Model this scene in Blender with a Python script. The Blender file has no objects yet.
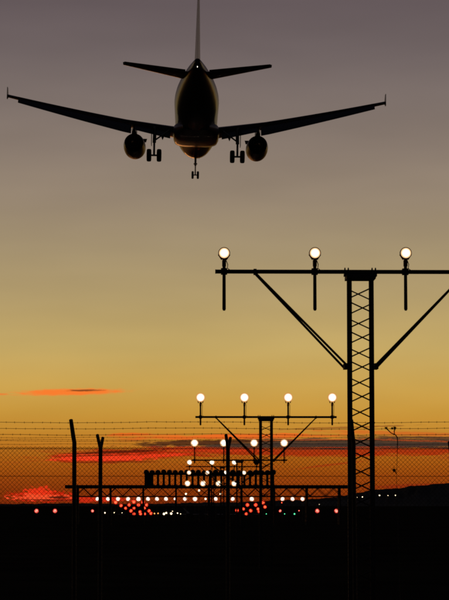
import bpy, math, random
from mathutils import Vector, Matrix
random.seed(7)
S = bpy.context.scene
COL = S.collection

# ------------------------------------------------------------------ camera
# photo: 449 x 600, focal length in photo pixels, horizon row, vanishing point of the approach line
F = 2262.0; CX, CY = 224.5, 300.0; HOR = 505.0; VPX = 181.0
PITCH = math.atan((HOR - CY) / F); YAW = math.atan((CX - VPX) / F)
EYE = Vector((-2.37, 0.0, 1.7))
FW = Vector((math.sin(YAW) * math.cos(PITCH), math.cos(YAW) * math.cos(PITCH), math.sin(PITCH)))
RT = Vector((math.cos(YAW), -math.sin(YAW), 0.0)); UP = RT.cross(FW)
cam = bpy.data.objects.new('camera', bpy.data.cameras.new('camera')); COL.objects.link(cam)
cam.location = EYE
cam.rotation_euler = Matrix((RT, UP, -FW)).transposed().to_euler()
cam.data.sensor_fit = 'HORIZONTAL'; cam.data.sensor_width = 36.0
cam.data.lens = 36.0 * F / 449.0
cam.data.clip_start = 0.5; cam.data.clip_end = 40000
S.camera = cam

# ------------------------------------------------------------------ render settings
S.view_settings.view_transform = 'Standard'; S.view_settings.look = 'None'
S.view_settings.exposure = 0.0; S.view_settings.gamma = 1.0
S.view_settings.use_curve_mapping = False
S.render.engine = 'CYCLES'
S.cycles.use_denoising = True
S.cycles.pixel_filter_type = 'BLACKMAN_HARRIS'; S.cycles.filter_width = 1.9
S.cycles.max_bounces = 3; S.cycles.sample_clamp_indirect = 1.0


def lin(c):
    return tuple((v / 255 / 12.92) if v / 255 <= 0.04045 else ((v / 255 + 0.055) / 1.055) ** 2.4 for v in c)


# ------------------------------------------------------------------ sky after sunset
W = bpy.data.worlds.new('World'); S.world = W; W.use_nodes = True
nt = W.node_tree; nt.nodes.clear()


def nd(t, **k):
    n = nt.nodes.new(t)
    for a, b in k.items(): setattr(n, a, b)
    return n


def M(op, a, b=0.0, c=None, clamp=False):
    n = nd('ShaderNodeMath', operation=op, use_clamp=clamp)
    for i, v in enumerate((a, b, c)):
        if v is None: continue
        if isinstance(v, (int, float)): n.inputs[i].default_value = v
        else: nt.links.new(v, n.inputs[i])
    return n.outputs[0]


def MIX(f, a, b, mode='MIX'):
    n = nd('ShaderNodeMix', data_type='RGBA', blend_type=mode)
    if isinstance(f, (int, float)): n.inputs['Factor'].default_value = f
    else: nt.links.new(f, n.inputs['Factor'])
    for s, v in (('A', a), ('B', b)):
        k = [i for i in n.inputs if i.name == s and i.type == 'RGBA'][0]
        if isinstance(v, tuple): k.default_value = (*v[:3], 1)
        else: nt.links.new(v, k)
    return [o for o in n.outputs if o.type == 'RGBA'][0]


def SMOOTH(x, lo, hi):
    n = nd('ShaderNodeMapRange', interpolation_type='SMOOTHSTEP')
    nt.links.new(x, n.inputs[0]); n.inputs[1].default_value = lo; n.inputs[2].default_value = hi
    return n.outputs[0]


tc = nd('ShaderNodeTexCoord'); sep = nd('ShaderNodeSeparateXYZ')
nt.links.new(tc.outputs['Generated'], sep.inputs[0])
dx, dy, dz = sep.outputs
hh = M('SQRT', M('ADD', M('MULTIPLY', dx, dx), M('MULTIPLY', dy, dy)))
hh = M('MAXIMUM', hh, 1e-4)
EL = M('MULTIPLY', M('DIVIDE', dz, hh), F)                       # elevation, in 1/2262 rad
AZ = M('MULTIPLY_ADD', M('ARCTAN2', dx, dy), F, VPX)              # azimuth, same unit
ramp = nd('ShaderNodeValToRGB')
nt.links.new(M('DIVIDE', M('MAXIMUM', EL, 0.0), 2400.0, clamp=True), ramp.inputs[0])
stops = [(0, (124, 42, 9)), (15, (144, 58, 11)), (30, (162, 76, 14)), (45, (178, 96, 20)), (62, (190, 120, 34)),
         (75, (197, 138, 48)), (92, (202, 151, 60)), (118, (204, 163, 80)), (155, (196, 167, 100)), (205, (179, 156, 108)),
         (255, (164, 145, 112)), (305, (151, 134, 114)), (355, (138, 123, 111)), (405, (125, 112, 106)),
         (455, (112, 100, 99)), (505, (101, 89, 91)), (700, (66, 58, 66)), (1200, (36, 34, 44)), (2400, (22, 23, 34))]
el = ramp.color_ramp.elements
el[0].position = 0; el[0].color = (*lin(stops[0][1]), 1)
el[1].position = 1; el[1].color = (*lin(stops[-1][1]), 1)
for p, c in stops[1:-1]:
    e = el.new(p / 2400.0); e.color = (*lin(c), 1)
sky = ramp.outputs[0]


def noise(su, sv, detail=4.0, off=0.0):
    cb = nd('ShaderNodeCombineXYZ')
    nt.links.new(M('MULTIPLY', AZ, su), cb.inputs[0]); nt.links.new(M('MULTIPLY', EL, sv), cb.inputs[1])
    cb.inputs[2].default_value = off
    n = nd('ShaderNodeTexNoise', noise_dimensions='3D')
    nt.links.new(cb.outputs[0], n.inputs['Vector']); n.inputs['Scale'].default_value = 1.0
    n.inputs['Detail'].default_value = detail; n.inputs['Roughness'].default_value = 0.6
    return n.outputs['Fac']


N1 = noise(0.034, 0.42, 8.0, 3.1)      # long thin streaks
N2 = noise(0.12, 0.75, 8.0, 8.7)       # finer wisps
N3 = noise(0.012, 0.16, 3.0, 1.3)      # wide bands
N4 = noise(0.22, 0.50, 8.0, 5.2)       # small heaped puffs


def cloud(base, u0, v0, ru, rv, col, slope=0.0, amp=1.0, n=N1, op=1.0, soft=0.55):
    a = M('DIVIDE', M('SUBTRACT', AZ, u0), ru)
    b = M('DIVIDE', M('SUBTRACT', M('SUBTRACT', EL, v0), M('MULTIPLY', M('SUBTRACT', AZ, u0), slope)), rv)
    q = M('SQRT', M('ADD', M('MULTIPLY', a, a), M('MULTIPLY', b, b)))
    q = M('ADD', q, M('MULTIPLY', M('SUBTRACT', n, 0.5), 2.0 * amp))
    m = M('SUBTRACT', 1.0, SMOOTH(q, 1.0 - soft, 1.0 + soft))
    return MIX(M('MULTIPLY', m, op), base, lin(col))


# faint red-orange streaks all along the sunset horizon
far = M('MULTIPLY', SMOOTH(N3, 0.52, 0.72), M('MULTIPLY', SMOOTH(EL, 10.0, 45.0), M('SUBTRACT', 1.0, SMOOTH(EL, 55.0, 85.0))))
sky = MIX(M('MULTIPLY', far, 0.45), sky, lin((176, 66, 24)))
NV = noise(0.0045, 0.020, 2.0, 12.0)     # thin uneven veil
veil = M('MULTIPLY_ADD', M('SUBTRACT', NV, 0.5), 0.22, 1.0)
cv = nd('ShaderNodeCombineColor')
for k in range(3): nt.links.new(veil, cv.inputs[k])
sky = MIX(1.0, sky, cv.outputs[0], 'MULTIPLY')
sky = cloud(sky, 70, 112.2, 49, 3.1, (250, 126, 48), 0.022, 0.6, N2, 1.0, 0.40)
sky = cloud(sky, 85, 113.9, 16, 0.9, (112, 62, 30), 0.01, 0.8, N2, 0.85, 0.45)
sky = cloud(sky, 0, 109.8, 9, 1.0, (236, 126, 52), 0.0, 0.5, N2, 0.8, 0.4)
sky = cloud(sky, 130, 70.0, 22, 1.6, (232, 96, 30), 0.02, 1.0, N2, 0.8, 0.35)
sky = cloud(sky, 235, 68.0, 95, 2.6, (236, 104, 34), 0.012, 1.2, N1, 0.9, 0.35)
sky = cloud(sky, 400, 71.0, 80, 1.8, (214, 92, 32), -0.035, 1.2, N2, 0.6, 0.5)
sky = cloud(sky, 345, 77.0, 60, 0.9, (142, 80, 32), 0.03, 1.0, N2, 0.7, 0.35)
sky = cloud(sky, 330, 53.0, 200, 4.6, (178, 46, 14), 0.004, 1.2, N1, 0.9, 0.35)
sky = cloud(sky, 200, 55.5, 60, 2.8, (208, 56, 20), 0.0, 1.2, N2, 0.9, 0.35)
sky = cloud(sky, 365, 61.0, 185, 5.2, (76, 56, 42), 0.003, 1.1, N1, 0.97, 0.28)
sky = cloud(sky, 360, 59.5, 170, 2.2, (62, 48, 40), 0.0, 1.1, N2, 0.85, 0.35)
sky = cloud(sky, 430, 66.5, 80, 1.3, (96, 62, 38), -0.02, 1.0, N2, 0.85, 0.35)
sky = cloud(sky, 420, 63.5, 60, 0.7, (186, 80, 34), -0.03, 1.2, N2, 0.75, 0.35)
sky = cloud(sky, 300, 64.5, 70, 0.6, (190, 82, 34), 0.01, 1.3, N2, 0.7, 0.35)
sky = cloud(sky, 330, 57.0, 80, 0.6, (170, 56, 24), 0.01, 1.4, N2, 0.7, 0.35)
sky = cloud(sky, 200, 62.0, 66, 2.4, (84, 46, 24), 0.03, 1.2, N2, 0.92, 0.3)
sky = cloud(sky, 112, 48.5, 66, 6.0, (178, 40, 12), 0.03, 1.2, N1, 0.92, 0.35)
sky = cloud(sky, 106, 46.8, 48, 3.2, (255, 66, 32), 0.02, 1.6, N2, 1.0, 0.25)
sky = cloud(sky, 150, 49.0, 38, 1.6, (246, 62, 28), 0.03, 1.5, N2, 0.95, 0.25)
sky = cloud(sky, 80, 50.0, 22, 1.0, (236, 70, 28), 0.02, 1.5, N2, 0.9, 0.25)
sky = cloud(sky, 118, 52.8, 46, 1.3, (92, 32, 12), 0.04, 1.2, N2, 0.9, 0.3)
sky = cloud(sky, 112, 42.6, 40, 0.9, (120, 38, 12), 0.01, 1.2, N2, 0.7, 0.3)
sky = cloud(sky, 42, 8.5, 30, 5.2, (206, 36, 12), 0.0, 1.4, N4, 1.0, 0.25)
sky = cloud(sky, 40, 11.5, 13, 6.0, (244, 56, 24), 0.0, 1.7, N4, 1.0, 0.25)
sky = cloud(sky, 42, 7.6, 29, 2.6, (255, 84, 44), 0.0, 1.9, N4, 1.0, 0.25)
sky = cloud(sky, 96, 5.5, 34, 2.6, (214, 46, 20), 0.0, 1.4, N2, 0.95, 0.3)
sky = cloud(sky, 60, 7.6, 9, 1.2, (70, 26, 12), 0.0, 1.0, N2, 0.9, 0.3)
sky = cloud(sky, 46, 5.0, 28, 0.7, (96, 28, 10), -0.01, 1.5, N2, 0.9, 0.3)
sky = cloud(sky, 100, 49.0, 38, 0.55, (110, 34, 12), 0.02, 1.6, N2, 0.85, 0.3)
sky = cloud(sky, 332, 40.0, 32, 1.0, (172, 44, 16), 0.12, 1.0, N2, 0.6, 0.4)
sky = cloud(sky, 420, 19.0, 50, 2.0, (150, 40, 16), 0.03, 1.0, N2, 0.6, 0.4)

SUN_EL = math.radians(-1.2)
nish = nd('ShaderNodeTexSky', sky_type='NISHITA', sun_disc=False)
nish.sun_elevation = SUN_EL; nish.sun_rotation = 0.0
side = SMOOTH(M('DIVIDE', dy, hh), -0.6, 1.0)                     # the glow fades away from the sunset
back = MIX(1.0, MIX(0.75, nish.outputs[0], (0.30, 0.30, 0.40)), (0.035, 0.035, 0.035), 'MULTIPLY')
sky = MIX(side, back, sky)
bg = nd('ShaderNodeBackground'); bg.inputs['Strength'].default_value = 1.0
nt.links.new(sky, bg.inputs['Color'])
wo = nd('ShaderNodeOutputWorld'); nt.links.new(bg.outputs[0], wo.inputs['Surface'])

# what is left of the sun: a weak deep red light just above the horizon, ahead of the camera
sun = bpy.data.objects.new('sun', bpy.data.lights.new('sun', 'SUN')); COL.objects.link(sun)
sun.data.energy = 0.05; sun.data.color = (1.0, 0.38, 0.12); sun.data.angle = math.radians(6)
sun.rotation_euler = Vector((0.05, -1.0, -0.012)).to_track_quat('-Z', 'Y').to_euler()
sun.location = (0, 60, 40)


# ------------------------------------------------------------------ helpers
def at(px, py, d):
    """the point on the plane Y = d that the photo shows at (px, py)"""
    v = FW + RT * ((px - CX) / F) + UP * ((CY - py) / F)
    return EYE + v * (d / v.y)


def ground_z(d):
    return -0.00176 * max(0.0, min(d, 620.0) - 60.0)


def mat(name, col, rough=0.6, metal=0.0, var=0.25, scale=6.0, bump=0.0, coat=0.0, spec=0.5):
    m = bpy.data.materials.new(name); m.use_nodes = True
    t = m.node_tree; b = t.nodes['Principled BSDF']
    tcn = t.nodes.new('ShaderNodeTexCoord'); n = t.nodes.new('ShaderNodeTexNoise')
    n.inputs['Scale'].default_value = scale; n.inputs['Detail'].default_value = 6
    t.links.new(tcn.outputs['Object'], n.inputs['Vector'])
    r = t.nodes.new('ShaderNodeValToRGB')
    r.color_ramp.elements[0].position = 0.3; r.color_ramp.elements[1].position = 0.7
    r.color_ramp.elements[0].color = (*[c * (1 - var) for c in col], 1)
    r.color_ramp.elements[1].color = (*[min(1, c * (1 + var)) for c in col], 1)
    t.links.new(n.outputs['Fac'], r.inputs[0]); t.links.new(r.outputs[0], b.inputs['Base Color'])
    b.inputs['Roughness'].default_value = rough; b.inputs['Metallic'].default_value = metal
    b.inputs['Specular IOR Level'].default_value = spec
    if coat: b.inputs['Coat Weight'].default_value = coat
    if bump:
        bn = t.nodes.new('ShaderNodeBump'); bn.inputs['Strength'].default_value = bump
        t.links.new(n.outputs['Fac'], bn.inputs['Height']); t.links.new(bn.outputs[0], b.inputs['Normal'])
    return m


def glow(name, col, strength):
    m = bpy.data.materials.new(name); m.use_nodes = True
    b = m.node_tree.nodes['Principled BSDF']
    b.inputs['Base Color'].default_value = (0.8, 0.8, 0.8, 1)
    b.inputs['Emission Color'].default_value = (*col, 1); b.inputs['Emission Strength'].default_value = strength
    return m


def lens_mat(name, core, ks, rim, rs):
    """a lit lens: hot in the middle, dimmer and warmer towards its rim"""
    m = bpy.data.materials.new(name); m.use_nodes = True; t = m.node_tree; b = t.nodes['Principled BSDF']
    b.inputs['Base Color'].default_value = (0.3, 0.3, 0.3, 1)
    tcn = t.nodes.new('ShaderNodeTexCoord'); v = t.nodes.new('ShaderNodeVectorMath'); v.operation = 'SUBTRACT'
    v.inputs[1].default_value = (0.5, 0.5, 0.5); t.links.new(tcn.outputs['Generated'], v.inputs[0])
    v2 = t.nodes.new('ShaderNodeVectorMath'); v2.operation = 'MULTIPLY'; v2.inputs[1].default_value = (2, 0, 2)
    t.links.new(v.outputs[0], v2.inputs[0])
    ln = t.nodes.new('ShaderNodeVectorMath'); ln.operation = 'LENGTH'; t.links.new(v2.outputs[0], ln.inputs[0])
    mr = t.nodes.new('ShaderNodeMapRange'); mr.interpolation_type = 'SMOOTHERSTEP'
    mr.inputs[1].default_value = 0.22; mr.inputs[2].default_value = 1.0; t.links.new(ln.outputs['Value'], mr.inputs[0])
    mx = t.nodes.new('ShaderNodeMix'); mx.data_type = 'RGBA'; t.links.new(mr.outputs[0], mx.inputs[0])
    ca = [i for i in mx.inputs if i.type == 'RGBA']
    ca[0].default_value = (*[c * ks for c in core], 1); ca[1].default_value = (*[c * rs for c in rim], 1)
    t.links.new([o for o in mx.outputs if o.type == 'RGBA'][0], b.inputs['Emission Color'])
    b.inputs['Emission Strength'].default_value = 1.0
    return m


class MB:
    def __init__(s): s.v = []; s.f = []

    def add(s, vs, fs):
        o = len(s.v); s.v += [tuple(v) for v in vs]; s.f += [tuple(i + o for i in f) for f in fs]; return s

    def box(s, c, e):
        c = Vector(c); x, y, z = (k / 2 for k in e)
        vs = [c + Vector((a * x, b * y, d * z)) for a in (-1, 1) for b in (-1, 1) for d in (-1, 1)]
        return s.add(vs, [(0, 1, 3, 2), (4, 6, 7, 5), (0, 4, 5, 1), (2, 3, 7, 6), (0, 2, 6, 4), (1, 5, 7, 3)])

    def bar(s, p, q, w, h=None, up=(0, 0, 1)):
        p, q = Vector(p), Vector(q); d = (q - p).normalized(); h = h or w
        a = d.cross(Vector(up))
        a = a.normalized() if a.length > 1e-4 else d.orthogonal().normalized()
        b = a.cross(d)
        vs = [r + a * (i * w / 2) + b * (j * h / 2) for r in (p, q) for i, j in ((-1, -1), (1, -1), (1, 1), (-1, 1))]
        return s.add(vs, [(3, 2, 1, 0), (4, 5, 6, 7), (0, 1, 5, 4), (1, 2, 6, 5), (2, 3, 7, 6), (3, 0, 4, 7)])

    def tube(s, pts, rs, n=8, cap=True):
        pts = [Vector(p) for p in pts]
        if isinstance(rs, (int, float)): rs = [rs] * len(pts)
        vs, fs = [], []
        a = None
        for i, p in enumerate(pts):
            d = (pts[min(i + 1, len(pts) - 1)] - pts[max(i - 1, 0)]).normalized()
            if a is None: a = d.orthogonal().normalized()
            else: a = (a - d * a.dot(d)).normalized()
            b = d.cross(a)
            vs += [p + (a * math.cos(t) + b * math.sin(t)) * rs[i] for t in [2 * math.pi * k / n for k in range(n)]]
        for i in range(len(pts) - 1):
            for k in range(n):
                fs.append((i * n + k, i * n + (k + 1) % n, (i + 1) * n + (k + 1) % n, (i + 1) * n + k))
        if cap:
            fs.append(tuple(reversed(range(n)))); fs.append(tuple(range((len(pts) - 1) * n, len(pts) * n)))
        return s.add(vs, fs)

    def loft(s, rings, cap=True):
        n = len(rings[0]); vs = [p for r in rings for p in r]; fs = []
        for i in range(len(rings) - 1):
            for k in range(n):
                fs.append((i * n + k, i * n + (k + 1) % n, (i + 1) * n + (k + 1) % n, (i + 1) * n + k))
        if cap:
            fs.append(tuple(reversed(range(n)))); fs.append(tuple(range((len(rings) - 1) * n, len(rings) * n)))
        return s.add(vs, fs)

    def revolve(s, c, prof, axis='Y', n=24, cap=True):
        c = Vector(c); rings = []
        for a, r in prof:
            ring = []
            for k in range(n):
                t = 2 * math.pi * k / n; u, w = r * math.cos(t), r * math.sin(t)
                ring.append(c + (Vector((u, a, w)) if axis == 'Y' else Vector((a, u, w)) if axis == 'X' else Vector((u, w, a))))
            rings.append(ring)
        return s.loft(rings, cap)

    def build(s, name, m, parent=None, smooth=False, loc=None):
        me = bpy.data.meshes.new(name); me.from_pydata(s.v, [], s.f)
        import bmesh
        bm = bmesh.new(); bm.from_mesh(me); bmesh.ops.recalc_face_normals(bm, faces=bm.faces); bm.to_mesh(me); bm.free()
        if smooth:
            me.polygons.foreach_set('use_smooth', [True] * len(me.polygons))
            me.set_sharp_from_angle(angle=math.radians(38))
        me.materials.append(m)
        o = bpy.data.objects.new(name, me); COL.objects.link(o); o.parent = parent
        if loc is not None: o.location = loc
        return o


def tag(o, label=None, cat=None, group=None, kind=None):
    if label: o['label'] = label
    if cat: o['category'] = cat
    if group: o['group'] = group
    if kind: o['kind'] = kind
    return o


def thing(name, loc, label, cat, group=None):
    o = bpy.data.objects.new(name, None); COL.objects.link(o); o.location = loc; o.empty_display_size = 0.3
    return tag(o, label, cat, group)


def share(o, parent, loc, name=None):
    c = o.copy(); COL.objects.link(c); c.parent = parent; c.location = loc
    if name: c.name = name
    return c


M_STEEL = mat('galvanised_steel', (0.07, 0.065, 0.06), 0.75, 0.3, 0.3, 14, 0.1)
M_DARKSTEEL = mat('painted_dark_steel', (0.06, 0.05, 0.045), 0.6, 0.2, 0.35, 10, 0.1)
M_HOUSE = mat('lamp_housing_enamel', (0.20, 0.08, 0.03), 0.45, 0.1, 0.2, 20)
M_FENCE = mat('weathered_fence_steel', (0.07, 0.06, 0.055), 0.7, 0.3, 0.4, 20, 0.2)
M_WIRE = mat('dull_wire', (0.06, 0.05, 0.045), 0.7, 0.3, 0.2, 20)
M_GROUND = mat('dry_field_grass', (0.035, 0.032, 0.021), 0.95, 0, 0.5, 0.25, 0.6, spec=0.0)
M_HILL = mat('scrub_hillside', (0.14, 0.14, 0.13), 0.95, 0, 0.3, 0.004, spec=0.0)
M_ASPH = mat('runway_asphalt', (0.035, 0.035, 0.037), 0.95, 0, 0.25, 0.6, spec=0.0)
M_PAINT = mat('white_road_paint', (0.5, 0.5, 0.48), 0.9, 0, 0.3, 1.5, spec=0.0)
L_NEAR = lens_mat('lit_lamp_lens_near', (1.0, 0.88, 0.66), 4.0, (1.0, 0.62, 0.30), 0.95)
L_ROW = lens_mat('lit_lamp_lens_bright', (1.0, 0.84, 0.62), 4.2, (1.0, 0.44, 0.14), 0.62)  # halo painted into the lens rim; farther lenses also oversized to take in bloom
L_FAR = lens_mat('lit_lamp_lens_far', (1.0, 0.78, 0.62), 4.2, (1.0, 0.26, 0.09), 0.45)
L_OFF = mat('unlit_lens_glass', (0.05, 0.05, 0.05), 0.2, 0, 0.1, 5)
L_DIM = glow('lit_lamp_lens_small', (1.0, 0.75, 0.45), 5.0)
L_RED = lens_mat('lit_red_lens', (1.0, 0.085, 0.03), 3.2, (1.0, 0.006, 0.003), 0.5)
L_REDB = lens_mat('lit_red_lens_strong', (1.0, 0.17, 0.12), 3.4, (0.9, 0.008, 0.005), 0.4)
L_AMB = glow('lit_amber_lens', (1.0, 0.35, 0.08), 2.5)
L_GRN = glow('lit_green_lens', (0.12, 1.0, 0.45), 1.6)

# ------------------------------------------------------------------ ground, runway, hills
ys = [-300, -100, -30, 0, 15, 30, 45, 60, 80, 100, 130, 170, 220, 280, 350, 430, 520, 620, 760, 1000, 1500, 2300, 3500, 5200, 8000, 13000, 22000]
g = MB(); NXG = 41
for y in ys:
    half = max(60, abs(y) * 0.9 + 60)
    for i in range(NXG):
        x = (i / (NXG - 1) * 2 - 1) * half
        z = ground_z(y)
        if 35 < y < 500: z += random.uniform(-0.05, 0.05)
        g.v.append((x, y, z))
for j in range(len(ys) - 1):
    for i in range(NXG - 1):
        a = j * NXG + i; g.f.append((a, a + 1, a + NXG + 1, a + NXG))
tag(g.build('ground', M_GROUND), kind='structure')
RZ = ground_z(700) + 0.06
rw = MB(); rw.box((0, 2100, RZ - 0.05), (45, 2960, 0.1)); runway = tag(rw.build('runway', M_ASPH), kind='structure')
for k in range(12):
    x = (k - 5.5) * 3.5
    MB().box((x, 640, RZ + 0.004), (1.75, 30, 0.006)).build('threshold_stripe', M_PAINT, runway)
for k in range(20):
    MB().box((0, 720 + 60 * k, RZ + 0.004), (0.9, 30, 0.006)).build('centre_line_dash', M_PAINT, runway)

prof = [(-4200, 497), (-2200, 494), (-1200, 500), (-500, 503), (0, 503.6), (70, 503), (130, 503.6), (230, 502), (300, 499.5), (330, 497.5),
        (347, 495), (360, 492), (374, 489.4), (388, 488.6), (400, 488), (410, 485.8), (425, 485), (436, 483.6), (449, 483.2), (500, 480),
        (620, 473), (800, 477), (1100, 486), (1700, 492), (2600, 488), (4200, 496)]


def ridge(px):
    for (a, ya), (b, yb) in zip(prof, prof[1:]):
        if a <= px <= b:
            t = (px - a) / (b - a); t = t * t * (3 - 2 * t)
            return ya + (yb - ya) * t
    return 500


hl = MB(); cols = []
px = -4200
while px <= 4200:
    ang = math.atan((px - VPX) / F) if abs(px) < 1500 else (px - VPX) / F * 0.75
    R0 = 6500.0
    hgt = (HOR - ridge(px)) / F * R0 + (math.sin(px * 0.31) + math.sin(px * 0.83 + 1) * 0.6 + random.uniform(-1, 1)) * 0.7
    col = []
    for k, (dr, fr) in enumerate(((-1400, -0.02), (-900, 0.12), (-450, 0.45), (-200, 0.80), (0, 1.0), (500, 0.9), (1500, -0.05))):
        r = R0 + dr + random.uniform(-60, 60) * (0 < k < 6)
        z = hgt * fr * (1 + (random.uniform(-.1, .1) if k in (1, 2, 3) else 0)) + 1.7 * (fr > 0.2)
        col.append((EYE.x + math.sin(ang) * r, math.cos(ang) * r, z - 1.2))
    cols.append(col)
    px += 3 if -60 < px < 520 else 60
for c in cols: hl.v += c
for i in range(len(cols) - 1):
    for k in range(6):
        a = i * 7 + k; hl.f.append((a, a + 7, a + 8, a + 1))
tag(hl.build('hills', M_HILL, smooth=True), kind='structure')


# ------------------------------------------------------------------ lamps
def lamp_meshes(r, neck, rim=1.0):
    """housing (a can with a rim), lens and neck, facing -Y, centre of the lens at the origin"""
    h = MB()
    h.revolve((0, 0, 0), [(-0.02 * rim ** 8, r * 0.96 * rim), (-0.028 * rim ** 8, r * 1.03 * rim), (-0.02 * rim ** 8, r * 1.13 * rim), (0.03, r * 1.13 * rim), (0.04, r * 1.0 * rim), (0.30 * r + 0.04, r * 0.92),
                          (1.1 * r + 0.04, r * 0.6), (1.5 * r + 0.04, r * 0.28)], 'Y', 28, cap=False)
    h.tube([(0, 0.05, -r * 0.8), (0, 0.05, -r - neck)], 0.022)
    h.box((0, 0.05, -r - neck * 0.55), (0.052, 0.06, neck * 0.7))
    for sx in (-1, 1):
        h.bar((sx * r * 1.06 * rim ** 2, 0.03, -r * 0.2), (sx * r * 0.4, 0.05, -r * 1.15), 0.012, 0.02)
    l = MB(); l.revolve((0, 0, 0), [(-0.028 - 0.02, r * 0.02), (-0.045, r * 0.3), (-0.036, r * 0.65), (-0.022, r * 0.97)], 'Y', 28)
    return h, l


def lattice_mast(row, d, xs, ylamp, ybar, ytail, xend, xc, brace, lens, rl, label, detail, group, hw=0.157, dead=()):
    base = at(xc, ybar, d); gz = ground_z(d)
    t = thing('approach_light_mast', (base.x, d, gz), label, 'light mast', group)
    def L(v): return (v[0] - base.x, v[1] - d, v[2] - gz)
    zb = base.z - gz
    leg = 0.063 if hw > 0.12 else 0.045
    legm = None
    top = zb - 0.06
    for sx in (-1, 1):
        for sy in (-1, 1):
            if legm is None:
                m = MB()      # an L-shaped angle iron
                m.box((0, 0, top / 2), (leg, 0.010, top)); m.box((-leg / 2 + 0.005, leg / 2, top / 2), (0.010, leg - 0.010, top))
                legm = m.build('leg', M_STEEL, t); legm.location = (sx * hw, sy * hw, 0); o = legm
            else: o = share(legm, t, (sx * hw, sy * hw, 0))
            o.rotation_euler.z = {(-1, -1): 0, (1, -1): math.pi / 2, (1, 1): math.pi, (-1, 1): -math.pi / 2}[(sx, sy)]
    # lacing: zigzags on the four faces
    step = 0.197; gap = 0.05; n = int((top - 0.15) / step)
    joint = MB(); proto = {}
    for face in range(4):
        for k in range(n):
            z1 = top - 0.13 - k * step + (0.02 if face in (1, 3) else 0); z0 = z1 - step + gap
            s = 1 if k % 2 else -1
            y = hw - 0.004 if face in (0, 2) else hw - 0.02
            p, q = Vector((-s * hw, -y, z1)), Vector((s * hw, -y, z0))
            if detail:
                if s not in proto:
                    m = MB().tube([Vector((-s * hw, 0, (z1 - z0) / 2)), Vector((s * hw, 0, -(z1 - z0) / 2))], 0.0095, 6)
                    o = m.build('lacing_bar', M_STEEL, t); proto[s] = o
                else: o = share(proto[s], t, (0, 0, 0))
                a = face * math.pi / 2
                o.location = (math.sin(a) * y, -math.cos(a) * y, (z0 + z1) / 2); o.rotation_euler.z = a
            else:
                R = Matrix.Rotation(face * math.pi / 2, 3, 'Z')
                joint.tube([R @ p, R @ q], 0.0095, 5)
    if not detail: tag(joint.build('lacing', M_STEEL, t), kind='stuff')
    # head plate, U-bolts, bar
    m = MB(); m.box((0, 0, zb - 0.052), (2 * hw + 0.074, 2 * hw + 0.074, 0.050)); m.box((0, -0.02, zb - 0.018), (2 * hw + 0.124, 0.13, 0.034))
    hp = m.build('head_plate', M_STEEL, t)
    for x in (-hw - 0.047, -hw - 0.002, hw + 0.002, hw + 0.047):
        pts = [(x, 0.045 * math.cos(a), zb + 0.034 + 0.045 * math.sin(a) * (1 if a < math.pi else 0.3)) for a in [math.pi * k / 8 for k in range(9)]]
        MB().tube([(x, 0.045, zb - 0.03)] + pts + [(x, -0.045, zb - 0.03)], 0.008, 6).build('u_bolt', M_DARKSTEEL, hp)
    x0, x1 = at(xend[0], ybar, d).x - base.x, at(xend[1], ybar, d).x - base.x
    zc = zb + 0.029
    m = MB().tube([(x0, 0, zc), (x1, 0, zc)], 0.028, 12)
    crossbar = m.build('crossbar', M_STEEL, t, True)
    for x, s in ((x0, -1), (x1, 1)):
        MB().tube([(x - s * 0.008, 0, zc), (x + s * 0.004, 0, zc)], 0.0295, 12).build('end_cap', M_DARKSTEEL, crossbar)
    # braces: a pair of flats on each side, from the bar to the tower
    bx, by = brace
    zl = at(xc, by, d).z - gz
    xo = base.x - at(bx, ybar, d).x
    for s in (-1, 1):
        for dy_ in (-0.055, 0.055):
            off = 0.028 if dy_ < 0 else -0.022
            MB().bar((s * xo, dy_, zc - 0.02), (s * (hw + 0.05), dy_ * 1.6, zl + off), 0.012, 0.030).build('brace', M_STEEL, t)
        MB().box((s * (hw + 0.045), 0, zl), (0.05, 0.25, 0.075)).build('gusset', M_STEEL, t)
        MB().box((s * xo, 0, zc - 0.004), (0.04, 0.13, 0.072)).build('brace_clamp', M_STEEL, t)
    # lamps
    for lx in xs:
        x = at(lx, ylamp, d).x - base.x
        zl2 = at(lx, ylamp, d).z - gz; zt = at(lx, ytail, d).z - gz
        yp = -0.052
        ln = MB().tube([(x, yp, zt), (x, yp, zt + 0.02), (x, yp, zl2 - rl - 0.10)], [0.014, 0.024, 0.022], 10)
        lamp = ln.build('lamp', M_STEEL, t, True)
        h, l = lamp_meshes(rl, 0.11, 1.0 if row == 1 else 0.84)
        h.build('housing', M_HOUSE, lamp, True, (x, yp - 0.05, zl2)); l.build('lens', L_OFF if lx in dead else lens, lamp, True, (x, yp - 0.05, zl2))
        MB().box((x, -0.018, zc), (0.082, 0.10, 0.082)).build('clamp', M_DARKSTEEL, lamp)
        # supply cable looping from the lamp to the bar
        MB().tube([(x + 0.02, yp + 0.03, zl2 - rl), (x + 0.05, yp + 0.06, zl2 - rl - 0.07), (x + 0.045, 0.035, zc + 0.05), (x + 0.10, 0.03, zc + 0.008)],
                  0.006, 5).build('cable', M_DARKSTEEL, lamp)
    return t


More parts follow.
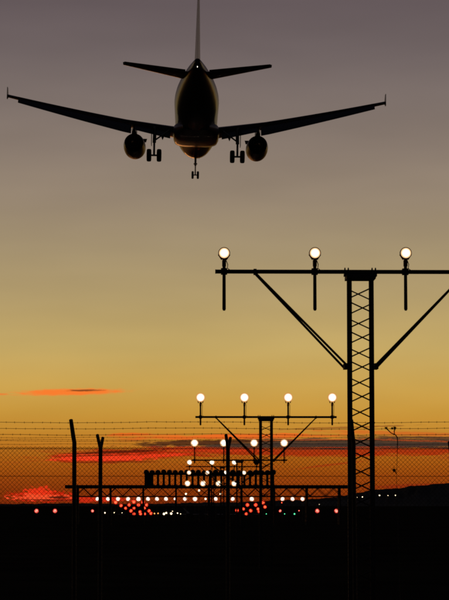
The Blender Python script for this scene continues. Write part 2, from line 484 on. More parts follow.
GM = 'approach light masts along the centre line'
lattice_mast(1, 30, (224, 314.5, 405, 495.5), 254, 274.0, 311, (215.5, 504.5), 360.2, (255, 366.5), L_NEAR, 0.070,
             'tallest and nearest lattice mast carrying a lamp bar, in front at the right', True, GM)
lattice_mast(2, 60, (200.5, 244.3, 288, 332), 397.7, 418.2, 425.5, (195.5, 336.5), 266, (216, 460.5), L_ROW, 0.128,
             'second lattice mast with four bright lamps, lower and just left of the nearest mast', True, GM)
lattice_mast(3, 90, (194.5, 223.7, 254, 284), 443, 461, 463.5, (191.5, 287), 239.4, (205, 482), L_ROW, 0.160,
             'third lattice mast along the line, its four lamps level with the dark cloud', False, GM, 0.11)
lattice_mast(4, 120, (189.5, 212, 234.2, 256.4), 462.4, 467.2, 470, (186.5, 259.5), 222.3, (200, 484), L_ROW, 0.150,
             'fourth lattice mast, its lamps just above the tops of the antenna row', False, GM, 0.09, (256.4,))
lattice_mast(5, 150, (189, 207.3, 225.3, 244), 472.7, 476, 478.5, (186.5, 246.5), 212.6, (198, 490), L_ROW, 0.150,
             'fifth lattice mast, its small lamps level with the antenna heads', False, GM, 0.09)
lattice_mast(6, 180, (187.5, 203, 218.5, 234.2), 483.5, 486.6, 488.5, (185, 236.5), 210.8, (196, 496), L_ROW, 0.245,
             'sixth and farthest lattice mast, its lamps level with the dark gantry beam', False, GM, 0.09)


def pole_lamp(px, py, d, lens, rl, label, group, name='approach_light', cat='light'):
    p = at(px, py, d); gz = ground_z(d)
    t = thing(name, (p.x, d, gz), label, cat, group)
    z = p.z - gz
    low = z < 0.45
    pole = MB()
    if not low:
        pole.tube([(0, 0.05, -0.05), (0, 0.05, max(0.06, z - rl - 0.08))], 0.03, 8)
        pole.box((0, 0.05, 0.02), (0.2, 0.2, 0.04))
    else:
        pole.revolve((0, 0.05, 0), [(-0.05, rl * 1.3), (0.05, rl * 1.25), (max(0.06, z - rl), rl * 0.7)], 'Z', 12)
    pole.build('pole' if not low else 'base', M_DARKSTEEL, t)
    h, l = lamp_meshes(rl, 0.10 if not low else 0.02, 0.84)
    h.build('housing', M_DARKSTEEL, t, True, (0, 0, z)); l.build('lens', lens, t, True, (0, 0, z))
    return t


ORD = ['first', 'second', 'third', 'fourth', 'fifth', 'sixth', 'seventh', 'eighth', 'ninth', 'tenth', 'eleventh', 'twelfth', 'thirteenth',
       'fourteenth', 'fifteenth', 'sixteenth', 'seventeenth', 'eighteenth', 'nineteenth', 'twentieth']


for i, x in enumerate((97.5, 108, 118, 128, 138.5, 148, 157, 166, 175, 185, 195, 205.5, 215.7, 232.7, 251.8, 282.5, 292.5, 302.5)):
    small = abs(x - 205.5) < 0.1 or abs(x - 175) < 0.1
    rl = 0.22 if x == 175 else 0.13 if small else 0.37 if x in (138.5, 251.8, 195) else 0.325
    g_ = 'white lights of the wide crossbar'
    lb = ORD[i] + ' white light from the left in the long level row under the gantry'
    if x == 97.5: lb = 'leftmost white light of the long row, just left of the Y-topped post'
    if x == 302.5: lb = 'rightmost white light of the long row under the gantry'
    if x == 205.5: lb = 'faint tiny white light in the gap of the long row'
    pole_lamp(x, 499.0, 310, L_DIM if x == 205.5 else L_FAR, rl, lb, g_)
for x, y, lb in ((186, 494, 'small faint light right below the sixth mast lamps, left one'), (199, 490.5, 'small faint light close under the gantry beam'),
                 (220.6, 494, 'small faint light below the gantry beam, right one')):
    pole_lamp(x, y, 262, L_DIM, 0.11, lb, 'small faint lights under the gantry')
RED_L = [(115.6, 502.3), (133.8, 501.8), (143, 502.3), (121, 505.6), (129, 505), (138.5, 505), (146.7, 505), (125.6, 508.3), (134, 508.3), (144.5, 508),
         (131, 511), (140, 512), (149, 511), (134, 514), (140.5, 514), (144.5, 514), (151, 513.5)]
RED_R = [(237, 510.5), (243.4, 509), (246.3, 514), (247.4, 505), (250.8, 510.7), (255.7, 505), (258, 509), (259, 511.4), (263, 502.7), (265, 507),
         (281.7, 502.8)]


def red_d(y): return 330 + (y - 502) * 19.5


def row_labels(pts, side):
    """label every red light by its row in the cluster and its place in the row"""
    bands = [(0, 503.4, 'top'), (503.4, 506.4, 'second'), (506.4, 509.6, 'third'), (509.6, 512.6, 'fourth'), (512.6, 600, 'lowest')]
    out = {}
    for a, b, w in bands:
        r = sorted(p for p in pts if a <= p[1] < b)
        for i, p in enumerate(r):
            out[p] = ('only red light in the %s row of the %s red cluster' % (w, side) if len(r) == 1 else
                      '%s red light from the left in the %s row of the %s red cluster' % (ORD[i], w, side))
    return out


LL, LR = row_labels(RED_L, 'left'), row_labels([p for p in RED_R if p[0] < 280], 'right')
for x, y in RED_L:
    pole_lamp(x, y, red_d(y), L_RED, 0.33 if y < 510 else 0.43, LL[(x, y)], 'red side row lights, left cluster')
for x, y in RED_R:
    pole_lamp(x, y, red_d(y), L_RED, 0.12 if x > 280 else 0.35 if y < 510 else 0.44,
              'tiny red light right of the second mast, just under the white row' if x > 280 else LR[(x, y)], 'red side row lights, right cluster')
for x, y, rl, lb in ((36.5, 511, .46, 'leftmost lone red light low on the dark field'), (55, 511, .46, 'lone red light left of the bent fence post'),
                 (92.5, 511, .32, 'lone red light between the bent post and the Y-topped post'), (280.2, 511, .30, 'lone red light between the green lights'),
                 (299, 510.8, .14, 'tiny lone red light under the right end of the white row'),
                 (317.3, 511, .46, 'lone red light right of the white row end'), (336.3, 511, .46, 'lone red light close left of the nearest mast')):
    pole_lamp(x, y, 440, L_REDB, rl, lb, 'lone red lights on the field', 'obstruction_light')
for i, (x, y, m_, rl) in enumerate(((154.5, 513.6, L_AMB, .17), (158, 513.4, L_AMB, .17))):
    pole_lamp(x, y, 585, m_, rl, ('left', 'right')[i] + ' one of two amber lights at the right end of the left red cluster', 'amber threshold lights', 'threshold_light')
for i, (x, y, rl) in enumerate(((164, 514, .27), (166.2, 513, .24), (171.2, 513.6, .27), (172.5, 511.4, .12), (177.6, 513.2, .14), (180.6, 514, .09))):
    pole_lamp(x, y, 590, L_DIM, rl, ORD[i] + ' white light from the left in the low bunch right of the left red cluster', 'white runway lights', 'runway_light')
for i, (x, y, rl) in enumerate(((105, 512.8, .17), (110.5, 512.7, .15), (114.3, 512.7, .12), (122, 512.8, .10), (319.3, 504.5, .07))):
    pole_lamp(x, y, 590, L_DIM, rl, 'tiny white light above the lone red lights left of the nearest mast' if x > 300 else ORD[i] + ' tiny white light from the left, low beside the Y-topped post',
              'small white field lights', 'runway_light')
for i, x in enumerate((266.3, 274.6, 284.6, 294.5)):
    pole_lamp(x, 514, 600, L_GRN, 0.13 if x < 290 else 0.2, ORD[i] + ' green light from the left, low on the field behind the second mast', 'green threshold lights', 'threshold_light')
for i, (x, y, rl) in enumerate(((351.4, 497.6, .75), (357.3, 497.4, .45), (362.4, 497, .7), (379.5, 495.4, 1.0), (388, 495.6, .6), (395.5, 495.3, .8))):
    d = 3600; p = at(x, y, d)
    t = thing('street_lamp', (p.x, d, ground_z(d)), ORD[i] + ' distant street lamp from the left at the foot of the hill', 'street lamp', 'street lamps below the hill')
    z = p.z - ground_z(d)
    MB().tube([(0, 0, -0.2), (0, 0, z)], [0.25, 0.12], 8).build('pole', M_DARKSTEEL, t)
    MB().revolve((0, 0, z), [(-rl, rl * .3), (-rl * .5, rl), (rl * .3, rl), (rl * .8, rl * .4)], 'Z', 12).build('lamp_head', L_DIM, t)

# ------------------------------------------------------------------ gantry and antenna row
GD = 230.0; gz = ground_z(GD)
gl, gr = at(66, 487, GD), at(351, 487, GD)
gx = (gl.x + gr.x) / 2; glen = gr.x - gl.x; zt = at(181, 485.2, GD).z - gz; zlow = at(181, 496.6, GD).z - gz
gt = thing('truss_gantry', (gx, GD, gz), 'long dark steel truss gantry across the approach, under the antenna row', 'gantry')
MB().box((0, 0, zt - 0.10), (glen, 2.4, 0.20)).build('deck', M_DARKSTEEL, gt)
for sy in (-1, 1):
    MB().box((0, sy * 1.22, zt - 0.17), (glen + 0.1, 0.10, 0.34)).build('edge_beam', M_DARKSTEEL, gt)
    MB().box((0, sy * 1.1, zlow), (glen - 1.6, 0.14, 0.12)).build('bottom_chord', M_DARKSTEEL, gt)
    nb = 34; w = (glen - 2.0) / nb; pr = {}
    for k in range(nb):
        x = -(glen - 2.0) / 2 + (k + 0.5) * w; s = 1 if k % 2 else -1
        za, zb_ = zt - 0.34, zlow + 0.05
        if s not in pr:
            pr[s] = MB().bar((-s * w / 2, 0, (za - zb_) / 2), (s * w / 2, 0, -(za - zb_) / 2), 0.06, 0.06).build('truss_diagonal', M_DARKSTEEL, gt)
            pr[s].location = (x, sy * 1.1, (za + zb_) / 2)
        else: share(pr[s], gt, (x, sy * 1.1, (za + zb_) / 2))
    for k in range(9):
        x = -glen / 2 + 1.2 + k * (glen - 2.4) / 8
        MB().box((x, sy * 0.9, (zt - 0.3) / 2 - 0.1), (0.18, 0.18, zt - 0.1)).build('support_post', M_DARKSTEEL, gt)
# antenna row standing on the deck
al, ar = at(143.5, 480, GD), at(276, 480, GD)
ztop = at(181, 469.8, GD).z - gz
at_ = thing('antenna_array', ((al.x + ar.x) / 2, GD, gz + zt), 'row of upright antennas with round heads standing on the dark gantry', 'antenna array')
hA = ztop - zt; nA = 23; proto = None
for k in range(nA):
    x = -(ar.x - al.x) / 2 + 0.3 + k * ((ar.x - al.x - 0.6) / (nA - 1))
    big = 0
    if proto is None:
        m = MB(); m.box((0, 0, (hA - 0.2) / 2 + 0.002), (0.23, 0.24, hA - 0.2)); m.box((0, 0, 0.05), (0.32, 0.5, 0.09))
        proto = m.build('mast', M_DARKSTEEL, at_)
        hd = MB().revolve((0, 0, hA - 0.27), [(-1.3, 0.05), (-1.22, 0.22), (-0.9, 0.28), (0.9, 0.28), (1.22, 0.22), (1.3, 0.05)], 'Y', 12)
        hdo = hd.build('head', M_DARKSTEEL, proto, True)
        proto.location = (x, 0, 0)
    else:
        o = share(proto, at_, (x, random.uniform(-.1, .1), random.uniform(-.04, .0))); c = share(hdo, o, (0, 0, random.uniform(-.03, .03)))
MB().box((0, 0.0, hA - 0.42), (ar.x - al.x - 0.4, 0.08, 0.24)).build('tie_rail', M_DARKSTEEL, at_)
MB().box((-(ar.x - al.x) / 2 + 0.55, 0.3, (hA - 0.45) / 2 + 0.01), (0.9, 0.5, hA - 0.45)).build('cabinet', M_DARKSTEEL, at_)


# ------------------------------------------------------------------ fences
def chain_link(width, z0, z1, p, r):
    """woven zigzag pickets, three-sided wire"""
    n = int(round(width / (p / 2))); nk = int((z1 - z0) / (p / 2)); mb = MB()
    offs = [(math.cos(a) * r, math.sin(a) * r) for a in (math.pi / 2, math.pi * 7 / 6, math.pi * 11 / 6)]
    for i in range(n):
        o = len(mb.v); x = -width / 2 + (i + 0.5) * width / n; ww = width / n
        for k in range(nk + 1):
            sgn = 1 if ((k + i) % 2) else -1
            xx = x + sgn * ww / 2; yy = 0.003 * (1 if i % 2 else -1); z = z0 + k * (z1 - z0) / nk
            for a, b in offs: mb.v.append((xx, yy + a, z + b))
        for k in range(nk):
            for j in range(3):
                a = o + k * 3 + j; b = o + k * 3 + (j + 1) % 3
                mb.f.append((a, b, b + 3, a + 3))
    return mb


def barbed(x0, x1, y, z, sag=0.0, ph=0.0, posts=()):
    mb = MB(); pts = []
    n = int((x1 - x0) / 0.25)
    for k in range(n + 1):
        x = x0 + (x1 - x0) * k / n
        pts.append((x, y + random.uniform(-.004, .004), z + 0.006 * math.sin(x * 1.9 + ph) + random.uniform(-.003, .003)))
    mb.tube(pts, 0.0034, 4)
    x = x0 + 0.05
    while x < x1 - 0.05:
        k = (x - x0) / (x1 - x0) * n; i = min(int(k), n - 1); f = k - i
        zz = pts[i][2] * (1 - f) + pts[i + 1][2] * f
        for a in (random.uniform(0.6, 1.2), random.uniform(2.0, 2.6)):
            d = Vector((math.cos(a) * 0.3, random.uniform(-.5, .5), math.sin(a))).normalized() * 0.011
            mb.tube([Vector((x, y, zz)) - d, Vector((x, y, zz)) + d], 0.0016, 3)
        x += random.uniform(0.09, 0.12)
    return mb


def fence_mesh_build(mb, parent, loc):
    me = bpy.data.meshes.new('chain_link_mesh'); me.from_pydata(mb.v, [], mb.f); me.materials.append(M_WIRE)
    o = bpy.data.objects.new('chain_link_mesh', me); COL.objects.link(o); o.parent = parent; o.location = loc
    return tag(o, kind='stuff')


D1 = 27.0
f1 = thing('chain_link_fence', (at(181, 500, D1).x, D1, 0), 'nearest chain-link fence with bent-arm posts and three strands of barbed wire', 'fence', 'perimeter fences')
px1 = [72 + 2 + 280 * k for k in (-2, -1, 0, 1, 2)]
X1 = [at(x, 480, D1).x - f1.location.x for x in px1]
ztop1 = at(181, 446.5, D1).z
zarm = at(181, 442.5, D1).z; ztip = at(181, 420.3, D1).z
for x in X1:
    m = MB(); m.tube([(x + 0.012, 0.035, -0.3), (x, 0.035, zarm), (x - 0.012, 0.015, zarm + 0.07), (x - 0.036, -0.10, ztip)], [0.026, 0.026, 0.026, 0.023], 10)
    m.build('post', M_FENCE, f1, True)
proto = None
for a, b in zip(X1, X1[1:]):
    if proto is None: proto = fence_mesh_build(chain_link(b - a, 0.04, ztop1, 0.0535, 0.0029), f1, ((a + b) / 2, 0, 0))
    else: share(proto, f1, ((a + b) / 2, 0, 0))
for y, yy in ((422.3, -0.09), (428.6, -0.055), (434.6, -0.02)):
    barbed(X1[0], X1[-1], yy, at(181, y, D1 + yy).z, ph=y).build('barbed_wire', M_WIRE, f1)
for y in (448.2, 476.3):
    MB().tube([(X1[0], -0.008, at(181, y, D1).z), (X1[-1], -0.008, at(181, y, D1).z)], 0.0032, 5).build('tension_wire', M_WIRE, f1)
MB().tube([(X1[0], -0.008, 0.12), (X1[-1], -0.008, 0.12)], 0.0032, 5).build('tension_wire', M_WIRE, f1)

D2 = 40.0
f2 = thing('chain_link_fence', (at(181, 500, D2).x, D2, 0), 'second chain-link fence behind, with posts forking into a Y at the top', 'fence', 'perimeter fences')
px2 = [-152, -25, 100.3, 228, 350.5, 451.5, 578]
X2 = [at(x, 480, D2).x - f2.location.x for x in px2]
ZJ = at(181, 448.5, D2).z; ZY = at(181, 435.6, D2).z; zt2 = at(181, 447.4, D2).z
for i, x in enumerate(X2):
    zj, zy = (ZJ - 0.10, ZY - 0.12) if i == 5 else (ZJ, ZY)
    m = MB(); m.tube([(x, 0.05, -0.3), (x, 0.05, zj + 0.04)], 0.036, 10)
    lean = random.uniform(-.01, .01)
    m.tube([(x, 0.05, zj - 0.02), (x - 0.045 + lean, -0.12, zy + 0.01)], [0.03, 0.028], 8)
    m.tube([(x, 0.05, zj - 0.02), (x + 0.043 + lean, 0.20, zy - 0.03)], [0.03, 0.028], 8)
    m.build('post', M_FENCE, f2, True)
for a, b in zip(X2, X2[1:]):
    fence_mesh_build(chain_link(b - a, 0.04, zt2, 0.0535, 0.0013), f2, ((a + b) / 2, 0, 0))
for y, yy in ((437.6, -0.105), (441.2, -0.055), (440.0, 0.165), (444.2, 0.11)):
    barbed(X2[0], X2[-1], yy, at(181, y, D2 + yy).z, ph=y).build('barbed_wire', M_WIRE, f2)
for z in (zt2 - 0.03, 1.4, 0.12):
    MB().tube([(X2[0], -0.008, z), (X2[-1], -0.008, z)], 0.0035, 5).build('tension_wire', M_WIRE, f2)

# ------------------------------------------------------------------ dry thistle between the fences
DT = 28.3; tb = at(396.5, 480, DT)
th = thing('dry_thistle', (tb.x, DT, 0), 'dry forked thistle stalk rising behind the fence right of the nearest mast', 'plant')


def T(px, py, dy_=0.0):
    v = at(px, py, DT); return (v.x - tb.x, dy_, v.z)


st = MB(); st.tube([(0.05, 0, -0.05), (0.03, 0.02, 0.9), T(396.5, 478), T(397.2, 455), T(397.6, 442), T(397.2, 437)], [0.006, 0.004, 0.0022, 0.003, 0.006, 0.007], 6)
st.tube([T(397.2, 437.5), T(395.5, 434.9), T(391, 433), T(388, 430), T(386.2, 428.2)], [0.007, 0.007, 0.006, 0.007, 0.009], 6)
st.tube([T(394.6, 434.6), T(394.2, 431.5), T(394.8, 428.5)], [0.005, 0.0065, 0.008], 6)
st.tube([T(396.6, 474), T(395.5, 472.5), T(394.4, 470.5)], [0.005, 0.005, 0.007], 6)
st.build('stem', M_WIRE, th, True)
for hx, hy, r in ((386, 428, 0.013), (394.9, 428, 0.017), (392.4, 428.6, 0.012), (394.2, 470.3, 0.020)):
    h = MB(); c = Vector(T(hx, hy))
    h.revolve(c, [(-r, r * .35), (-r * .5, r * .9), (r * .2, r), (r * .8, r * .55)], 'Z', 8)
    for k in range(22):
        v = Vector((random.gauss(0, 1), random.gauss(0, 1), random.gauss(0.3, 1))).normalized()
        h.tube([c + v * r * 0.6, c + v * r * random.uniform(1.5, 2.1)], [0.003, 0.001], 3)
    h.build('seed_head', M_WIRE, th)

# ------------------------------------------------------------------ airliner on final approach
M_AIR = mat('aircraft_white_paint', (0.36, 0.355, 0.35), 0.42, 0, 0.04, 0.6, 0, 0.18)
M_BELLY = mat('aircraft_grey_paint', (0.07, 0.072, 0.078), 0.4, 0, 0.10, 0.7, 0, 0.1)
M_NAC = mat('nacelle_paint', (0.05, 0.05, 0.055), 0.4, 0.0, 0.1, 1.0)
M_HOT = mat('exhaust_metal', (0.09, 0.075, 0.06), 0.45, 0.8, 0.3, 4)
M_TYRE = mat('tyre_rubber', (0.02, 0.02, 0.02), 0.8, 0, 0.2, 6)
M_RIM = mat('gear_metal', (0.30, 0.30, 0.30), 0.4, 0.7, 0.2, 6)
M_PANE = mat('cabin_glass', (0.02, 0.02, 0.025), 0.1, 0, 0.1, 3)
L_TAIL = glow('tail_light_lens', (1.0, 0.9, 0.75), 2.2)
# fuselage paint: white above, grey belly sweeping up to the tail
nt2 = M_AIR.node_tree
fus_paint = M_AIR.copy(); fus_paint.name = 'fuselage_two_tone_paint'
t_ = fus_paint.node_tree; b_ = t_.nodes['Principled BSDF']
tcn = [n for n in t_.nodes if n.type == 'TEX_COORD'][0]
sp = t_.nodes.new('ShaderNodeSeparateXYZ'); t_.links.new(tcn.outputs['Object'], sp.inputs[0])


def m2(op, a, b):
    n = t_.nodes.new('ShaderNodeMath'); n.operation = op
    for i, v in enumerate((a, b)):
        if isinstance(v, (int, float)): n.inputs[i].default_value = v
        else: t_.links.new(v, n.inputs[i])
    return n.outputs[0]


# line height rises from z = -0.55 amidships to z = 1.9 at the tail
line = m2('ADD', m2('MULTIPLY', m2('MAXIMUM', m2('SUBTRACT', m2('MULTIPLY', sp.outputs[1], -1.0), 6.0), 0.0), 0.135), -0.05)
msk = m2('LESS_THAN', sp.outputs[2], line)
mx = t_.nodes.new('ShaderNodeMix'); mx.data_type = 'RGBA'
t_.links.new(msk, mx.inputs[0])
rampn = [n for n in t_.nodes if n.type == 'VALTORGB'][0]
ca = [i for i in mx.inputs if i.type == 'RGBA']
t_.links.new(rampn.outputs[0], ca[0]); ca[1].default_value = (0.035, 0.038, 0.05, 1)
t_.links.new([o for o in mx.outputs if o.type == 'RGBA'][0], b_.inputs['Base Color'])

air = thing('airliner', (-1.002, 206.03, 37.36), 'twin-engine airliner seen from behind on landing approach with wheels down', 'airliner')
air.rotation_mode = 'YXZ'; air.rotation_euler = (0.02404, 0.01599, -0.00338)
S0 = 16.0


def ell(s, zc, rx, rz, n=48, flat=1.0):
    out = []
    for k in range(n):
        a = 2 * math.pi * k / n
        out.append((rx * math.cos(a), S0 - s, zc + rz * math.sin(a)))
    return out


stn = [(-.8, -.92, .04, .04), (-.68, -.91, .30, .28), (-.4, -.88, .60, .55), (.3, -.76, .98, .95), (1.2, -.60, 1.30, 1.36), (2.3, -.44, 1.58, 1.70), (3.7, -.25, 1.80, 1.93),
       (5.2, -.10, 1.92, 2.05), (6.5, -.04, 1.965, 2.07), (9, 0, 1.975, 2.07), (11, 0, 1.975, 2.07), (14, 0, 1.975, 2.07), (18, 0, 1.975, 2.07), (22, 0, 1.975, 2.07), (24.2, .01, 1.97, 2.06),
       (26, .07, 1.92, 1.99), (28, .24, 1.78, 1.80), (30, .50, 1.54, 1.53), (32, .80, 1.22, 1.22), (34, 1.06, .86, .90), (35.6, 1.23, .58, .62), (36.8, 1.33, .38, .40),
       (37.45, 1.38, .27, .28), (37.57, 1.38, .20, .21)]
fus = MB().loft([ell(*q) for q in stn]).build('fuselage', fus_paint, air, True)
MB().revolve((0, S0 - 37.62, 1.36), [(0.10, .16), (0.0, .17), (0.0, .13), (0.08, .12)], 'Y', 16).build('exhaust_outlet', M_HOT, fus, True)
MB().revolve((0, S0 - 37.20, 1.04), [(-0.10, .01), (-0.05, .03), (0.08, .035), (0.17, .012)], 'Z', 12).build('tail_light', L_TAIL, fus, True)
pane = None
for sx in (-1, 1):
    for k in range(33):
        s = 6.6 + k * 0.533
        if pane is None:
            pane = MB(); pts = []
            for j in range(10):
                a = 2 * math.pi * j / 10; pts.append((0, 0.12 * math.cos(a), 0.17 * math.sin(a)))
            pane.loft([[(-0.02, y, z) for _, y, z in pts], [(0.012, y, z) for _, y, z in pts]])
            po = pane.build('cabin_window', M_PANE, fus); pane = po
        else: po = share(pane, fus, (0, 0, 0))
        po.location = (sx * 1.925, S0 - s, 0.45); po.rotation_euler = (0, -0.22 if sx > 0 else 0.22 + math.pi, 0)
# belly fairing
bf = []
for s, w, zb_, zt_ in ((10.2, 1.1, -2.02, -1.5), (10.9, 1.75, -2.16, -1.1), (12, 2.02, -2.32, -.95), (14, 2.10, -2.42, -.9), (17, 2.12, -2.44, -.9), (19, 2.05, -2.38, -1.0), (20.4, 1.75, -2.2, -1.25), (21.6, 1.2, -2.05, -1.4)):
    ring = []; zc = (zb_ + zt_) / 2; hz = (zt_ - zb_) / 2
    for k in range(32):
        a = 2 * math.pi * k / 32; c, s_ = math.cos(a), math.sin(a); e = 0.55
        ring.append((w * math.copysign(abs(c) ** e, c), S0 - s, zc + hz * math.copysign(abs(s_) ** e, s_)))
    bf.append(ring)
MB().loft(bf).build('belly_fairing', M_BELLY, air, True)


def naca(u, t): return 5 * t * (0.2969 * math.sqrt(max(u, 0)) - 0.126 * u - 0.3516 * u * u + 0.2843 * u ** 3 - 0.1036 * u ** 4)


def foil(u0, u1, t, n=12, camber=0.02):
    """closed outline of an airfoil between chord fractions u0..u1: upper from back to front, lower front to back"""
    us = [u0 + (u1 - u0) * (0.5 - 0.5 * math.cos(math.pi * k / n)) for k in range(n + 1)]
    cl = lambda u: camber * 4 * u * (1 - u)
    up_ = [(u, cl(u) + naca(u, t) + 0.0012) for u in reversed(us)]
    lo = [(u, cl(u) - naca(u, t) - 0.0012) for u in us]
    return up_ + (lo[1:] if u0 <= 0 else lo)


def w_le(x): return 11.75 + (x - 1.98) * 0.520
def w_te(x):
    if x < 6.4: return 18.15 + (x - 1.98) * 0.02
    return 18.24 + (x - 6.4) * ((w_le(17) + 1.75) - 18.24) / 10.6
def w_z(x): return -1.28 + (x - 1.98) * 0.120 + 0.38 * max(0, (x - 1.98) / 15.0) ** 2
def w_t(x): return 0.15 - 0.018 * min(1, x / 12)
def w_inc(x): return math.radians(3.8 - 1.4 * max(0, x) / 17)


def wpt(side, x, u, z, c=None, defl=None):
    """chord fraction u, height z (in chords) at span x -> body coordinates"""
    c_ = w_te(x) - w_le(x)
    a = w_inc(x); du = (u - 0.3) * c_; dzz = z * c_
    return (side * x, S0 - (w_le(x) + 0.3 * c_ + du * math.cos(a) + dzz * math.sin(a)), w_z(x) - du * math.sin(a) + dzz * math.cos(a))


def span(side, xs, u0, u1, extra=None):
    rings = []
    for x in xs:
        o = foil(u0, u1, w_t(x))
        rings.append([wpt(side, x, u, z) for u, z in o])
    return MB().loft(rings)


def flap(side, x0, x1, frac, uh, drop, ang, n=6):
    rings = []
    for k in range(n + 1):
        x = x0 + (x1 - x0) * k / n; c = w_te(x) - w_le(x)
        fc = frac if x < 6.4 else frac * 1.06
        ring = []
        for u, z in foil(0, 1, 0.13, 8, 0.03):
            uu, zz = u * fc, z * fc
            ring.append(wpt(side, x, uh + uu * math.cos(ang) + zz * math.sin(ang), -drop - uu * math.sin(ang) + zz * math.cos(ang)))
        rings.append(ring)
    return MB().loft(rings)


for side in (-1, 1):
    wing = span(side, [1.2, 2, 3, 4.2, 5.4, 6.4, 7.6, 9, 10.5, 12, 13.4, 14.8, 16.05], 0.0, 0.76)
    wing.loft([[wpt(side, x, u, z) for u, z in foil(0, 1.0, w_t(x))] for x in (16.05, 16.5, 16.85, 17.0)])
    wo_ = wing.build('wing', M_BELLY, air, True)
    flap(side, 2.35, 5.62, 0.235, 0.745, 0.028, math.radians(28)).build('flap', M_BELLY, wo_, True)
    flap(side, 5.92, 12.98, 0.335, 0.745, 0.030, math.radians(38), 10).build('flap', M_BELLY, wo_, True)
    flap(side, 12.98, 16.05, 0.335, 0.745, 0.030, math.radians(38)).build('aileron', M_BELLY, wo_, True)
    for x, ln in ((3.05, 2.4), (8.2, 2.9), (11.4, 2.4)):
        c = w_te(x) - w_le(x)
        f0 = Vector(wpt(side, x, 0.52, -0.055)); f1_ = Vector(wpt(side, x, 0.80, -0.085)); f2_ = Vector(wpt(side, x, 1.0, -0.19))
        MB().tube([f0, f0.lerp(f1_, .35), f1_, f1_.lerp(f2_, .5), f2_], [0.03, 0.13, 0.17, 0.13, 0.02], 10).build('flap_track_fairing', M_BELLY, wo_, True)
    # spoilers are down; wing tip fence
    le, te = Vector(wpt(side, 17.0, 0.02, 0)), Vector(wpt(side, 17.0, 1.0, 0))
    prof_ = [(0.0, 0.0), (0.55, 0.78), (0.95, 0.84), (1.05, 0.1), (1.12, -0.42), (0.78, -0.44)]
    pts = [(side * 17.02, le.y - a * 1.35, le.z + b * 0.85) for a, b in prof_]
    MB().loft([[(p[0] - side * 0.02, p[1], p[2]) for p in pts], [(p[0] + side * 0.035, p[1], p[2]) for p in pts]]).build('wing_tip_fence', M_BELLY, wo_)
    # tailplane with elevator
    def tp(x, u, z):
        c = 3.95 + (1.3 - 3.95) * (x - 0.5) / 5.72
        return (side * x, S0 - (31.05 + (x - 0.5) * 0.63 + u * c), 0.90 + (x - 0.5) * 0.105 + z * c - u * c * math.sin(math.radians(-2.0)))
    st_ = MB().loft([[tp(x, u, z) for u, z in foil(0, 0.70, 0.105, 10, 0)] for x in (0.4, 1.2, 2.5, 4, 5.3, 6.0, 6.22)]).build('tailplane', M_BELLY, air, True)
    def ev(x, u, z):
        c = 3.95 + (1.3 - 3.95) * (x - 0.5) / 5.72; uu = u - 0.71; a = math.radians(3)
        return tp(x, 0.71 + uu * math.cos(a), z + uu * math.sin(a) * 0.6)
    MB().loft([[ev(x, u, z) for u, z in foil(0.71, 1.0, 0.105, 8, 0)] for x in (1.0, 2.5, 4, 5.3, 6.1)]).build('elevator', M_BELLY, st_, True)
    # engine
    ex, ez = side * 5.72, -2.42
    es = lambda s: S0 - s
    nac = MB().revolve((ex, 0, ez), [(es(12.6), .78), (es(10.9), .80), (es(10.55), .84), (es(10.42), .90), (es(10.5), .96), (es(11.0), 1.00), (es(12.2), 1.03), (es(13.4), 1.01), (es(14.5), .94),
                                     (es(15.1), .86), (es(15.1), .83), (es(14.2), .88)], 'Y', 40, cap=False)
    no = nac.build('engine_nacelle', M_NAC, air, True)
    MB().revolve((ex, 0, ez), [(es(12.2), .79), (es(12.25), .3), (es(11.9), .2), (es(11.5), .03)], 'Y', 32).build('fan', M_HOT, no, True)
    MB().revolve((ex, 0, ez), [(es(13.6), .86), (es(13.9), .62), (es(15.3), .46), (es(15.3), .40), (es(15.0), .36), (es(15.6), .22), (es(16.1), .04)], 'Y', 32).build('exhaust_cone', M_HOT, no, True)
    pb = []
    for s, zt_, zb_, w in ((11.2, ez + 1.02, ez + .8, .10), (12.4, ez + 1.32, ez + .8, .22), (14.2, -1.05, ez + .75, .26), (15.6, -1.15, ez + .95, .20), (17.2, -1.25, -1.45, .06)):
        pb.append([(ex - w, es(s), zb_), (ex + w, es(s), zb_), (ex + w, es(s), zt_), (ex - w, es(s), zt_)])
    MB().loft(pb).build('pylon', M_BELLY, no)
    MB().bar((ex - side * .86, es(11.4), ez + .56), (ex - side * .98, es(12.7), ez + .70), 0.36, 0.03).build('strake', M_NAC, no)
    # main landing gear
    gx_, gy_, gz_ = side * 3.8, -1.7, -3.9
    m = MB(); m.tube([(gx_ - side * .05, gy_, -1.25), (gx_, gy_, -2.75)], [0.17, 0.16], 14); m.tube([(gx_, gy_, -2.7), (gx_, gy_, gz_)], 0.10, 12)
    m.tube([(gx_ - .62, gy_, gz_), (gx_ + .62, gy_, gz_)], 0.085, 12)
    go = m.build('main_landing_gear', M_RIM, air, True)
    MB().tube([(gx_, gy_, -2.55), (side * 2.45, gy_ + .1, -1.55)], 0.075, 10).build('side_brace', M_RIM, go, True)
    MB().tube([(gx_, gy_ + .05, -2.6), (gx_, gy_ + .5, -3.2), (gx_, gy_ + .05, -3.78)], 0.05, 8).build('torque_link', M_RIM, go, True)
    MB().box((gx_ + side * .26, gy_ + .1, -2.15), (.05, 1.5, 1.6)).build('gear_door', M_BELLY, go)
    for wx in (-.46, .46):
        MB().revolve((gx_ + wx, gy_, gz_), [(-.20, .30), (-.215, .44), (-.19, .535), (-.12, .578), (0, .585), (.12, .578), (.19, .535), (.215, .44), (.20, .30)], 'X', 28).build('tyre', M_TYRE, go, True)
        MB().revolve((gx_ + wx, gy_, gz_), [(-.225, .06), (-.222, .27), (.222, .27), (.225, .06)], 'X', 20).build('rim', M_RIM, go)
# fin with rudder


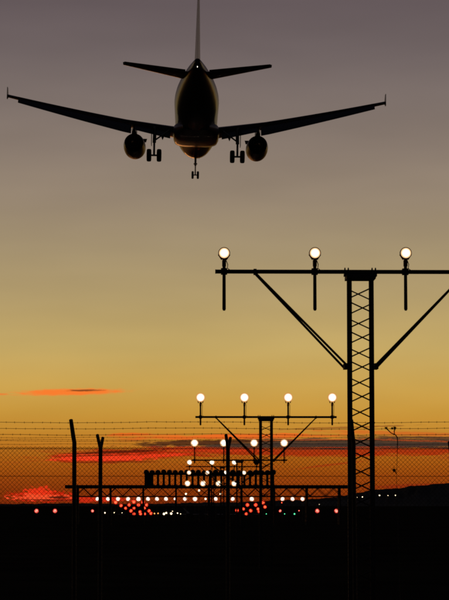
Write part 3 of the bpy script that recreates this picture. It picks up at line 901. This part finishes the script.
def fp(h, u, t):
    z = 1.55 + h * 6.25; c = 6.2 + (2.05 - 6.2) * h
    return (t * c, S0 - (28.3 + h * 5.45 + u * c), z)


fin = MB().loft([[fp(h, u, z) for u, z in foil(0, 0.68, 0.085, 10, 0)] for h in (0, .05, .2, .5, .8, .97, 1.0)])
fino = fin.build('fin', M_AIR, air, True)
MB().loft([[fp(h, u, z) for u, z in foil(0.69, 1.0, 0.085, 8, 0)] for h in (.09, .2, .5, .8, .97)]).build('rudder', M_AIR, fino, True)
dr = [[(0.01, S0 - 24.6, 2.02), (-0.01, S0 - 24.6, 2.02), (-0.01, S0 - 24.6, 1.9), (0.01, S0 - 24.6, 1.9)],
      [(0.05, S0 - 27.2, 2.25), (-0.05, S0 - 27.2, 2.25), (-0.16, S0 - 27.2, 1.8), (0.16, S0 - 27.2, 1.8)],
      [(0.10, S0 - 29.2, 2.75), (-0.10, S0 - 29.2, 2.75), (-0.3, S0 - 29.2, 1.6), (0.3, S0 - 29.2, 1.6)]]
MB().loft(dr).build('dorsal_fillet', M_AIR, fino)
# nose landing gear
ny, nz = 10.93, -4.1
m = MB(); m.tube([(0, ny - .15, -1.8), (0, ny, -3.2)], 0.11, 12); m.tube([(0, ny - .02, -3.1), (0, ny, nz)], 0.065, 10); m.tube([(-.34, ny, nz), (.34, ny, nz)], 0.055, 10)
ng = m.build('nose_landing_gear', M_RIM, air, True)
MB().tube([(0, ny, -2.9), (0, ny + 1.3, -1.8)], 0.06, 8).build('drag_brace', M_RIM, ng, True)
MB().tube([(0, ny - .05, -3.1), (0, ny - .4, -3.5), (0, ny - .05, -3.95)], 0.04, 8).build('torque_link', M_RIM, ng, True)
MB().box((0, ny + .1, -3.0), (.34, .12, .14)).build('taxi_light', M_RIM, ng)
for sx in (-1, 1):
    MB().bar((sx * .36, ny - .9, -2.18), (sx * .36, ny + .7, -2.18), .03, .5).build('gear_door', M_BELLY, ng)
    MB().revolve((sx * .255, ny, nz), [(-.10, .2), (-.11, .30), (-.085, .36), (0, .385), (.085, .36), (.11, .30), (.10, .2)], 'X', 24).build('tyre', M_TYRE, ng, True)
    MB().revolve((sx * .255, ny, nz), [(-.115, .05), (-.112, .19), (.112, .19), (.115, .05)], 'X', 16).build('rim', M_RIM, ng)
